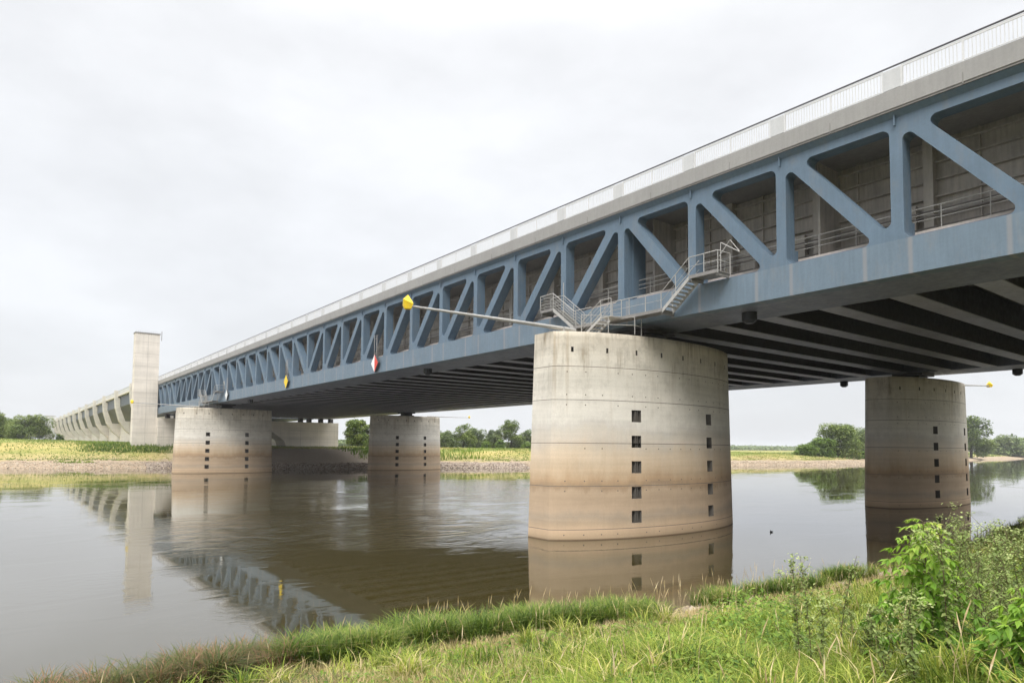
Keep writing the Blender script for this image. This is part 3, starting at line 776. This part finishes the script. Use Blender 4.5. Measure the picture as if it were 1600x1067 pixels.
def scatter(n,x0,x1,yfun0,yfun1,dens=None):
    x=rng.uniform(x0,x1,n); y0,y1=yfun0(x),yfun1(x); y=y0+(y1-y0)*rng.uniform(0,1,n)
    k=in_view(x,y)
    if dens is not None: k&=rng.uniform(0,1,n)<dens(x,y)
    x,y=x[k],y[k]; return np.stack([x,y,hgt(x,y)-.03],-1)
# zone function: distance from the shoreline
def near_pts(n,dmin,dmax,rmax=40,power=1.0,x0=None):
    """points on the near bank sampled in view polar coordinates so density falls with distance"""
    a=rng.uniform(-.83,.83,n); d=3.5*(rmax/3.5)**rng.uniform(0,1,n)
    x=d*F_.x/math.cos(R(3))+a*d*R_.x; y=d*F_.y+a*d*R_.y
    s=SYn(x)-y; k=(s>dmin)&(s<dmax)
    if x0 is not None: k&=x>x0
    x,y=x[k],y[k]; return x,y,s[k],d[k]
# base lush grass
x,y,s,d=near_pts(430000,.8,22)
lush=1/(1+np.exp(-((s-6.4-.35*np.clip(11-x,-4,9))+1.8*pnoise(x,y,.5,3))*1.4))
k=rng.uniform(0,1,len(x))<lush; xl,yl,dl,ll=x[k],y[k],d[k],lush[k]
base=np.stack([xl,yl,hgt(xl,yl)-.03],-1); n=len(xl)
patch=pnoise(xl,yl,.9,5)
h=rng.uniform(.2,.5,n)*(1+.4*patch); h=np.clip(h,.1,.8)
v,f,a=blades(base,h,np.clip(.005+.0009*dl,.006,.026)*rng.uniform(.6,1.6,n),h*rng.uniform(0,.5,n),h*rng.uniform(.1,.7,n),np.clip(rng.beta(1.7,2.9,n)+.15*patch,0,1))
tag(tri_fix('bank_grass',v,f,M['lushgrass'],a),'lush green grass covering the near river bank','grass',kind='stuff')
# dry pale strip
k=rng.uniform(0,1,len(x))<(1-lush)*.95; xd,yd,dd=x[k],y[k],d[k]; base=np.stack([xd,yd,hgt(xd,yd)-.03],-1); n=len(xd)
h=rng.uniform(.12,.36,n)
v,f,a=blades(base,h,np.clip(.005+.0006*dd,.005,.02)*rng.uniform(.7,1.4,n),h*rng.uniform(0,.5,n),h*rng.uniform(0,.5,n),np.clip(rng.beta(2,2,n)+.18*pnoise(xd,yd,.7,9)-.02,0,1))
tag(tri_fix('dry_grass',v,f,M['drygrass'],a),'short pale yellow grass strip between water sedge and lush herbs','grass',kind='stuff')
# sedge clumps along the waterline
def clumps(cx,cy,rad,n,h0,h1,m,name,label,tip=.5):
    N_=len(cx); idx=np.repeat(np.arange(N_),n); r=rad[idx]*np.sqrt(rng.uniform(0,1,len(idx))); t=rng.uniform(0,6.28,len(idx))
    bx=cx[idx]+r*np.cos(t); by=cy[idx]+r*np.sin(t); s=SYn(bx)-by
    base=np.stack([bx,by,np.maximum(hgt(bx,by),-.05)],-1); h=rng.uniform(h0,h1,len(idx))*(1-.35*(r/rad[idx])**2)
    v,f,a=blades(base,h,rng.uniform(.014,.034,len(idx)),h*rng.uniform(.02,.35,len(idx)),h*rng.uniform(.2,tip+.4,len(idx)),np.clip(rng.beta(1.6,2.2,len(idx))+.28*np.sin(idx*1.7),0,1))
    return tag(tri_fix(name,v,f,m,a),label,'grass',kind='stuff')
cx=rng.uniform(5.0,14.6,420); cy=SYn(cx)-rng.uniform(-.3,2.3,420); k=pnoise(cx,cy,1.5,40)>-.02; cx,cy=cx[k][:175],cy[k][:175]; n_=len(cx)
clumps(cx,cy,rng.uniform(.15,.42,n_),190,.4,1.15,M['sedge'],'waterside_sedge','tall bright green sedge along the water edge left of the big pier')
cx=rng.uniform(15.4,27.5,260); cy=SYn(cx)-rng.uniform(-.2,1.7,260); k=pnoise(cx,cy,1.3,44)>.1; cx,cy=cx[k][:90],cy[k][:90]; n_=len(cx)
clumps(cx,cy,rng.uniform(.15,.4,n_),150,.35,.95,M['sedge'],'waterside_sedge','green sedge fringe at the water edge below the big pier')
cx=np.r_[rng.uniform(2.2,4.9,34),rng.uniform(.4,2.2,12)]; cy=SYn(cx)-rng.uniform(.2,2.2,46)
clumps(cx,cy,rng.uniform(.15,.42,46),300,.5,1.1,M['redsedge'],'waterside_sedge','reddish brown sedge tufts at the bottom left water edge',.7)
cx=rng.uniform(-1,5,70); cy=SYn(cx)-rng.uniform(1.2,6.5,70)
clumps(cx,cy,rng.uniform(.3,.6,70),180,.2,.42,M['redsedge'],'waterside_sedge','low reddish sedge on the bottom left bank',.7)
cx=30+65*rng.uniform(0,1,330)**1.2; cy=SYn(cx)-rng.uniform(.1,7,330)
clumps(cx,cy,rng.uniform(.5,1.1,330),75,.3,.85,M['lushgrass'],'bank_grass','green grass tufts on the right bank in front of the shaded pier')
# leaf quads
def leaves(c,nrm_up,L,Wd,rv,droop=0,az=None):
    n=len(c); az=rng.uniform(0,2*np.pi,n) if az is None else az; el=rng.normal(-.1-droop,.35,n)
    d=np.stack([np.cos(az)*np.cos(el),np.sin(az)*np.cos(el),np.sin(el)],-1)
    s=np.stack([-np.sin(az),np.cos(az),rng.normal(0,.25,n)],-1); L=L[:,None]; Wd=Wd[:,None]
    mid=c+d*L*.45; up=np.array([0,0,1])*L*.06
    v=np.stack([c,mid-s*Wd/2+up*0,c+d*L-np.array([0,0,1])*L*.18,mid+s*Wd/2+up*0],1)
    o=np.arange(n)[:,None]*4; f=np.concatenate([o+np.array([[0,1,2]]),o+np.array([[0,2,3]])])
    return v.reshape(-1,3),f,np.repeat(rv,4)
x,y,s,d=near_pts(230000,3.6,22)
k=(pnoise(x,y,.8,21)+.10*(s-8)+.12*(x-5)>rng.normal(-.05,.4,len(x))); x,y,d=x[k],y[k],d[k]; n=len(x)
mound=.22+.42*np.clip(pnoise(x,y,.95,8)+.25,0,1.2)*np.clip((x-2)/8,.35,2.1)
c=np.stack([x,y,hgt(x,y)+mound*rng.uniform(.1,1,n)],-1)
L=rng.uniform(.035,.095,n)*(1+.03*d); v,f,a=leaves(c,0,L,L*rng.uniform(.4,.7,n),np.clip(rng.beta(2,2.2,n),0,1))
tag(np_mesh('ground_herbs',v,f,M['herb'],False,a),'broad leaved green herbs among the grass of the near bank','ground cover',kind='stuff')
cx,cy,cs,cdist=near_pts(900,3.5,20,30); kk_=(rng.uniform(0,1,len(cx))<.5)&(cx>1.5); cx,cy=cx[kk_][:170],cy[kk_][:170]
clumps(cx,cy,rng.uniform(.15,.5,len(cx)),110,.4,.8,M['lushgrass'],'grass_tussocks','taller grass tussocks standing out of the near bank')
# dry seed stalks
x,y,s,d=near_pts(9000,.3,20,32); k=rng.uniform(0,1,len(x))<np.where(s<4,.13,.04)*np.where(x<4,.4,1)*np.where(d<6,.4,1); x,y,s,d=x[k],y[k],s[k],d[k]
kx=np.r_[x,rng.uniform(8,23,170)]; ky=np.r_[y,SYn(kx[len(x):])-rng.uniform(.2,2.4,170)]; n=len(kx)
base=np.stack([kx,ky,hgt(kx,ky)],-1); hh=rng.uniform(.55,1.1,n); hh[len(x):]*=1.2; az=rng.uniform(0,6.28,n); le=hh*rng.uniform(.05,.3,n)
V=[];Fc=[];Rv=[]
for i in range(n):
    b0=base[i]; D=np.array([math.cos(az[i])*le[i],math.sin(az[i])*le[i],0])
    for q,(ta,tb,ra,rb) in enumerate(((0,.45,.0025,.0025),(.45,.80,.0025,.0025),(.78,.87,.003,.010),(.87,1,.010,.002))):
        pa=b0+D*ta**2+np.array([0,0,hh[i]*ta]); pb=b0+D*tb**2+np.array([0,0,hh[i]*tb]); o=len(V)
        for pp,rr in ((pa,ra),(pb,rb)):
            for t in (0,2.09,4.19): V.append(pp+np.array([math.cos(t)*rr,math.sin(t)*rr,0]))
        for t in range(3): u=(t+1)%3; Fc+=[(o+t,o+u,o+3+u),(o+t,o+3+u,o+3+t)]
        Rv+=[rnd.random()]*6
tag(np_mesh('seed_stalks',np.array(V),np.array(Fc),M['stalk'],False,np.array(Rv)),'thin straw coloured seed stalks rising from the bank grass','dry stalks',kind='stuff')
# weeds (mugwort, tansy): individual plants
def weed(x,y,h,kind,label,group,spread=.25,name=None):
    z=float(hgt(x,y)); r=empty(name or ('flowering_weed' if kind=='tansy' else 'tall_weed'),(x,y,z)); mb=MB(); C=[];L=[];A_=[]
    lx,ly=rnd.uniform(-.18,.18)*h,rnd.uniform(-.18,.18)*h
    def main(t): return Vector((lx*t*t,ly*t*t,h*t))
    mb.tube([main(k/5) for k in range(6)],.009,5,r1=.003)
    tips=[]
    nb=int(9+h*9)
    for k in range(nb):
        t=.22+.72*k/nb; p0=main(t); a=rnd.uniform(0,6.28); ln=spread*h*(1.05-t)*rnd.uniform(.6,1.2)+.05
        if kind=='tansy': ln=spread*h*(.35+.5*t)*rnd.uniform(.5,1)
        p1=p0+Vector((math.cos(a)*ln*.75,math.sin(a)*ln*.75,ln*.8)); mb.tube([p0,(p0+p1)/2+Vector((0,0,-.02)),p1],.004,4,r1=.002)
        m=10 if kind!='tansy' else 6
        for q in range(m):
            u=rnd.random(); pp=p0.lerp(p1,u); C.append(pp); L.append(rnd.uniform(.03,.075)); A_.append(rnd.random()*.8)
        tips.append(p1)
        for q in range(3): C.append(main(t)+Vector((0,0,rnd.uniform(-.03,.03)))); L.append(rnd.uniform(.06,.12)*(1.1-.5*t)); A_.append(rnd.random()*.7)
    if kind=='tansy':
        for tp in tips[-8:]+[main(1)]:
            for q in range(26): C.append(tp+Vector((rnd.gauss(0,.045),rnd.gauss(0,.045),rnd.gauss(.01,.022)))); L.append(rnd.uniform(.02,.045)); A_.append(rnd.uniform(.5,1))
    else:
        for q in range(50): t=rnd.uniform(.7,1.0); C.append(main(t)+Vector((rnd.gauss(0,.02),rnd.gauss(0,.02),0))); L.append(rnd.uniform(.015,.035)); A_.append(rnd.random())
    mb.build('stem',M['weedstem'],r)
    c=np.array(C); L=np.array(L); v,f,a=leaves(c,0,L,L*(.45 if kind!='tansy' else .8),np.array(A_))
    o=np_mesh('foliage',v,f,M['weed'],False,a); o.parent=r
    tag(r,label,'weed',group); return r
def ray(px,py,dist):
    """ground point below a viewing direction at a given distance (used once for siting)"""
    v=F_*1+R_*((px-800)/1042.98); return (v.x*dist,v.y*dist)
G1='tall thin weeds on the near bank'
wx,wy=ray(1262,0,9.2); weed(wx,wy,1.62,'mug','slender bare-topped weed leaning left, left of the flat-headed tansy',G1)
wx,wy=ray(1243,0,9.6); weed(wx,wy,1.55,'tansy','flat-headed tansy plant standing against the water left of the sapling',G1,.3)
wx,wy=ray(1305,0,9.6); weed(wx,wy,1.62,'mug','narrow upright weed between the tansy and the leafy sapling',G1,.16)
wx,wy=ray(1275,0,8.7); weed(wx,wy,1.15,'tansy','short tansy plant below the flat-headed tansy left of the sapling',G1,.3)
ORD='first second third fourth fifth sixth seventh eighth ninth tenth eleventh twelfth thirteenth fourteenth fifteenth sixteenth seventeenth eighteenth nineteenth twentieth'.split()
ORD+=['twenty '+o_ for o_ in ORD[:9]]+['thirtieth']
for k in range(38):
    px=(1448+5.8*k+rnd.uniform(-2,2)) if k<30 else 1325+16*(k-30)+rnd.uniform(-5,5); dist=rnd.uniform(7,15) if k<30 else rnd.uniform(7,11)
    wx,wy=ray(px,0,dist); weed(wx,wy,rnd.uniform(1.4,2.1) if k<30 else rnd.uniform(.8,1.25),'tansy' if k%4==0 else 'mug',('bushy weed in the dense stand right of the sapling, %s from its left end'%ORD[k]) if k<30 else ('waist high weed around the foot of the sapling, %s from the left'%ORD[k-30]),'dense weeds at the right edge of the bank' if k<30 else 'low weeds around the sapling',.28)
# maple sapling
def sapling(x,y,h,label,seed=3,wide=1.0,top=1.0):
    q=random.Random(seed); z=float(hgt(x,y)); r=empty('maple_sapling',(x,y,z)); mb=MB(); C=[];L=[];W_=[];AZ=[];A_=[]
    def main(t): return Vector((.10*t-.22*t*t,-.03*t,h*t))
    mb.tube([main(k/8) for k in range(9)],.016,6,r1=.004)
    nb=80
    for k in range(nb):
        t=.16+.84*(k/(nb-1)); p0=main(t); a=k*2.4+q.uniform(-.3,.3); ln=(.66*(1-.74*t)+.07)*q.uniform(.6,1.1)*wide
        if t>.9: ln*=.8
        ps=[p0]
        for j in range(1,5):
            u=j/4; ps.append(p0+Vector((math.cos(a)*ln*u,math.sin(a)*ln*u,ln*(.55*u-.55*u*u))))
        mb.tube(ps,.005,4,r1=.002)
        for j in (1,2,3,4):
            for sd_ in ((-1,1) if j<4 else (-1,0,1)):
                base=ps[j]; s=(.085+.05*(1-t))*q.uniform(.75,1.25)*(1 if t<.85 else .65)
                aa=a+sd_*q.uniform(.6,1.1)
                for (off,ls) in ((0,1.0),(.62,.62),(-.62,.62)):     # three-lobed leaflet
                    C.append(base); L.append(s*1.35*ls); W_.append(s*.62*ls); AZ.append(aa+off); A_.append(min(1,max(0,.15+.75*t+q.uniform(-.25,.2))))
    mb.build('stem',M['weedstem'],r)
    c=np.array(C); v,f,a=leaves(c,0,np.array(L),np.array(W_),np.array(A_),.55,np.array(AZ))
    o=np_mesh('foliage',v,f,M['sapleaf'],False,a); o.parent=r; tag(r,label,'sapling'); return r
sx,sy=ray(1440,0,8.6); sapling(sx,sy,1.95,'bright green maple sapling with drooping leaves in front of the shaded pier',3,1.2)
sx,sy=ray(1632,0,6.6); sapling(sx,sy,1.15,'light green maple sapling cut by the right edge of the picture',8,1.0)
# ---- far meadow grass
def far_band(n,x0,x1,s0,s1,h0,h1,name,label,m,bias=0,seed=1,w=(.12,.3),shade=None):
    x=rng.uniform(x0,x1,n); s=s0+(s1-s0)*rng.uniform(0,1,n)**1.4; y=SYf(x)+s
    pn=pnoise(x,y,.12,seed); k=(pn+.5>rng.uniform(-.3,.6,n))
    if x0<-10 or x1>300: k&=~((x>33+2*pn)&(x<80+3*pn)&(s<26))
    e=np.minimum(x-x0,x1-x)/(.25*(x1-x0)); k&=(rng.uniform(0,1,n)<np.clip(e*(1+pn),0,1))|(x1-x0>200)
    if x1-x0<200: h0,h1=h0*.8,h1*.8
    x,y,pn=x[k],y[k],pn[k]
    base=np.stack([x,y,hgt(x,y)-.05],-1); N_=len(x); h=rng.uniform(h0,h1,N_)
    v,f,a=blades(base,h,rng.uniform(*w,N_),h*rng.uniform(0,.4,N_),h*rng.uniform(0,.5,N_),np.clip(.5+bias+.42*pnoise(x,y,.07,seed+4)+.2*pnoise(x,y,.5,seed+6)+rng.normal(0,.09,N_),0,1))
    return tag(tri_fix(name,v,f,m,a),label,'grass',kind='stuff')
far_band(90000,-70,260,8.5,60,.12,.4,'meadow_grass','yellow and green meadow grass on the far bank',M['meadow'])
far_band(9000,250,620,9,80,.4,1.0,'meadow_grass','green meadow grass on the distant right bank',M['meadow'],-.15,7,(.3,.6))
far_band(3500,14,42,15,30,.4,1.3,'reed_grass','taller green reeds before the foot of the tower',M['sedge'],0,13,(.12,.25))
far_band(9000,70,112,11,26,.7,1.7,'reed_grass','taller green reeds under the bridge right of the abutment',M['sedge'],.0,17,(.12,.25))
far_band(260,9,17,4,7,.25,.55,'meadow_grass','small green tufts on the gravel at the far left shore',M['sedge'],0,23,(.2,.3))
# ---- stones
def stones(xf,yf,n,r0,r1,name,label,mt):
    V=[];Fc=[];Rv=[]
    ico=[(0,0,1),(.89,0,.45),(.28,.85,.45),(-.72,.53,.45),(-.72,-.53,.45),(.28,-.85,.45),(.72,.53,-.45),(-.28,.85,-.45),(-.89,0,-.45),(-.28,-.85,-.45),(.72,-.53,-.45),(0,0,-1)]
    fc=[(0,1,2),(0,2,3),(0,3,4),(0,4,5),(0,5,1),(1,6,2),(2,7,3),(3,8,4),(4,9,5),(5,10,1),(6,7,2),(7,8,3),(8,9,4),(9,10,5),(10,6,1)]
    ico=np.array(ico); fc=np.array(fc)
    x=xf(n); y=yf(x); z=hgt(x,y); r=rng.uniform(r0,r1,n)
    jit=rng.uniform(.7,1.3,(n,12,1)); sq=rng.uniform(.6,1.1,(n,1,3))
    v=(ico[None]*jit*sq*r[:,None,None])+np.stack([x,y,z],-1)[:,None,:]
    f=(np.arange(n)[:,None,None]*12+fc[None]).reshape(-1,3)
    return tag(np_mesh(name,v.reshape(-1,3),f,mt,False,np.repeat(rng.uniform(0,1,n),12)),label,'stones',kind='stuff')
M['stone']=leafmat('riprap',[(0,(.14,.105,.085)),(.5,(.28,.225,.18)),(1,(.44,.38,.31))],0,.9)
M['stonelight']=leafmat('bank_stone',[(0,(.24,.19,.14)),(.5,(.37,.30,.22)),(1,(.48,.41,.32))],0,.9)
stones(lambda n:rng.uniform(26,110,n),lambda x:SYf(x)+rng.uniform(-.5,5.0,len(x)),9000,.12,.34,'bank_stones','dark rubble stones along the far shore under the bridge',M['stone'])
stones(lambda n:rng.uniform(-60,260,n),lambda x:SYf(x)+rng.uniform(-.5,6,len(x)),12000,.08,.24,'bank_stones','pale gravel and stones along the far shore',M['stonelight'])
stones(lambda n:rng.uniform(18,46,n),lambda x:SYn(x)-rng.uniform(-.4,1.0,len(x)),2000,.05,.19,'bank_stones','pale stones at the water edge of the near bank',M['stonelight'])
# ---- trees
M['bark']=mat('tree_bark',(.10,.08,.06),.9)[0]
M['leafA']=leafmat('tree_leaf_olive',[(0,(.08,.13,.025)),(.5,(.175,.24,.05)),(1,(.31,.36,.10))],.3)
M['leafB']=leafmat('tree_leaf_grey',[(0,(.10,.15,.055)),(.5,(.20,.26,.095)),(1,(.32,.37,.16))],.3)
M['leafC']=leafmat('tree_leaf_fresh',[(0,(.08,.14,.02)),(.5,(.16,.25,.04)),(1,(.25,.34,.07))],.35)
def tree(x,y,h,w,label,cat='tree',name='broadleaf_tree',leaf='leafA',n=7000,ls=.42,low=.12,seed=0,group=None):
    q=np.random.default_rng(seed+77); z=float(hgt(x,y)); r=empty(name,(x,y,z)); mb=MB()
    mb.tube([(0,0,-.3),(.02*h,0,h*.3),(0,.02*h,h*.62)],.035*h,7,r1=.012*h)
    nb=int(34+q.integers(0,10)); bl=[]
    for k in range(nb):
        t=q.uniform(low,.93); rr=w/2*.85*math.sqrt(max(.05,1-((t-.38)/.66)**2)); a=q.uniform(0,6.28); rad=rr*math.sqrt(q.uniform(.02,.8))
        br_=w*.5*q.uniform(.24,.44)*(1.1-.35*t)
        c=np.array([rad*math.cos(a),rad*math.sin(a),t*h]); bl.append((c,br_))
        if k%2==0: mb.tube([(0,0,h*.3+.2*t*h),tuple(c*.55+np.array([0,0,h*.2])),tuple(c)],.012*h,5,r1=.004*h)
    mb.build('trunk',M['bark'],r)
    C=[];A_=[]
    tot=sum(b[1]**2 for b in bl)
    for c,br_ in bl:
        m=int(1.6*n*br_**2/tot); d=q.normal(0,1,(m,3)); d/=np.linalg.norm(d,axis=1)[:,None]; rad=br_*(q.uniform(.35,1,m)**.45)*(1+.22*np.sin(d[:,0]*5+c[0])*np.sin(d[:,1]*4+c[1]+d[:,2]*3))
        pts=c+d*rad[:,None]*np.array([1,1,.8]); C.append(pts); A_.append(np.clip(q.uniform(.15,.75)+q.normal(0,.16,m),0,1))
    C=np.concatenate(C); A_=np.concatenate(A_); k=C[:,2]>.03*h; C=C[k]; A_=A_[k]; m=len(C)
    L=q.uniform(.6,1.4,m)*ls*1.25
    v,f,a=leaves(C,0,L,L*.75,A_,.1); o=np_mesh('crown',v,f,M[leaf],False,a); o.parent=r
    tag(r,label,cat,group); return r
T=tree
T(9,330,10.2,17,'broad dome shaped green tree, the nearer one left of the approach bridge',leaf='leafA',seed=1,n=12000,low=.1)
T(2,338,10.0,13,'darker green tree filling the gap at the left picture edge behind the dome tree',leaf='leafA',seed=2,n=8000,low=.08)
T(-3.4,300,11.5,9,'dark tree cut off by the left picture edge',leaf='leafA',seed=3,n=6000,low=.08)
T(18.6,332,3.1,4,'small round green bush at the foot of the distant approach bridge','bush','round_bush','leafC',1500,.35,.1,4)
T(104,231,10.6,9.5,'bright leafy tree between the arched abutment and the far pier',leaf='leafA',seed=5,n=9000,low=.1)
T(112,238,9,8,'leafy tree mostly hidden behind the far pier, beside the abutment tree',leaf='leafA',seed=6,n=4500,low=.1)
rowB=[(160,262,8.6,12,'leafB','low grey green tree next to the far pier, leftmost of the row'),
(170,260,12.4,13,'leafA','tall round topped tree in the left half of the row'),
(180,264,9.6,13,'leafB','mid height grey green tree in the middle of the row seen under the bridge'),
(189,262,9.0,9,'leafB','shorter grey tree just left of the tallest tree under the bridge'),
(197,259,14.4,13,'leafA','tallest tree of the row seen under the bridge, with a flat spreading top'),
(209,262,9.6,11,'leafB','grey green tree half hidden by the big foreground pier'),
(220,266,9.0,11,'leafB','grey tree fully behind the big pier, rightmost of its row')]
for k,(x,y,h,w_,lf,lb) in enumerate(rowB): T(x,y,h,w_,lb,leaf=lf,seed=20+k,n=7000,low=.08,group='row of trees behind the far meadow')
for k,(x,y,h,w_,lb) in enumerate([(176,250,3.2,5,'round light green bush before the tall round topped tree'),(184,250,4.2,5,'larger light green bush in the middle before the tree row'),(200,250,3.6,6,'light green bush at the foot of the tallest tree of the row')]):
    T(x,y,h,w_,lb,'bush','round_bush','leafC',1800,.35,.05,40+k)
for k,(x,y,h,w_,lf,lb) in enumerate([(249,138,4.2,10,'leafC','low pale green willow bush left of the round right bank trees'),
(260,137,7.0,12,'leafC','mid sized bush merging into the left side of the right bank trees'),
(273,136,12.8,20,'leafA','large round willow tree on the right bank between the two near piers'),
(292,138,12.0,19,'leafB','grey green tree partly hidden by the shaded pier'),
(312,142,12.5,15,'leafB','tree hidden behind the shaded right pier'),
(284,131,3.0,6,'leafC','small bright bush right of the large round willow')]):
    T(x,y,h,w_,lb,'tree' if h>6.5 else 'bush','willow_tree' if h>6.5 else 'willow_bush',lf,int(2500+h*650),.5,.05,60+k)
T(457,150,25,24,'tall tree just right of the shaded pier at the far right','tree','broadleaf_tree','leafA',9000,.75,.1,80)
for k in range(9):
    T(585+k*23+rnd.uniform(-6,6),172+k*2.5,rnd.uniform(10,14.5),30,'bluish distant tree at the right edge, %s in its line from the left'%'first second third fourth fifth sixth seventh eighth ninth'.split()[k],'tree','broadleaf_tree','leafB',2600,1.3,.03,90+k,'distant tree line at right')
# far hazy woods
def wood(n,xf,yf,h,name,label,ls):
    x=xf(n); y=yf(x); hh=h(x)*(.55+.45*np.abs(pnoise(x,y,.03,31)))+.0; z=hgt(x,y)+hh*rng.uniform(0,1,n)**.7
    L=rng.uniform(.7,1.4,n)*ls; v,f,a=leaves(np.stack([x,y,z],-1),0,L,L*.7,np.clip(rng.normal(.45,.2,n),0,1)); return tag(np_mesh(name,v,f,M['leafB'],False,a),label,'wood',kind='stuff')
wood(26000,lambda n:rng.uniform(250,2300,n),lambda x:520+.10*x+rng.uniform(0,60,len(x)),lambda x:10+0*x,'distant_wood','low blue green strip of distant wood along the horizon',4.0)
wood(9000,lambda n:rng.uniform(90,420,n),lambda x:560+rng.uniform(0,50,len(x)),lambda x:10+0*x,'distant_wood','pale strip of distant wood seen through the bridge arch',3.5)
wood(4000,lambda n:rng.uniform(-260,0,n),lambda x:600+rng.uniform(0,50,len(x)),lambda x:11+0*x,'distant_wood','distant wood beyond the left bank trees',3.5)
# small bird on the water
wx,wy=ray(1203,0,43.5)
r=MB(); r.tube([(-.16,0,.02),(-.08,0,.07),(.04,0,.09),(.15,0,.07),(.24,0,.1)],.03,8,r1=.02); r.tube([(-.13,0,.03),(-.05,0,.06),(.06,0,.06),(.14,0,.03)],.085,8,r1=.05)
r.tube([(-.12,0,.08),(-.16,0,.17),(-.17,0,.2)],.03,6,r1=.035); r.tube([(-.19,0,.2),(-.26,0,.19)],.014,5,r1=.004)
o=r.build('water_bird',M['black'],None,(wx,wy,0)); o.scale=(.7,.7,.7); tag(o,'small dark bird floating on the water right of the big pier','bird')

# ---- thin haze
hb=MB().box(-3200,5300,-3200,6300,-4.0,41)
hm=bpy.data.materials.new('haze_air'); hm.use_nodes=True; nt=hm.node_tree; nt.nodes.clear()
pv=N(nt,'ShaderNodeVolumePrincipled'); pv.inputs['Density'].default_value=.00018; pv.inputs['Color'].default_value=(.95,.97,1,1)
oo=N(nt,'ShaderNodeOutputMaterial'); nt.links.new(pv.outputs[0],oo.inputs['Volume'])
o=hb.build('haze',hm); tag(o,'thin pale haze over the river and meadows','haze',kind='stuff')
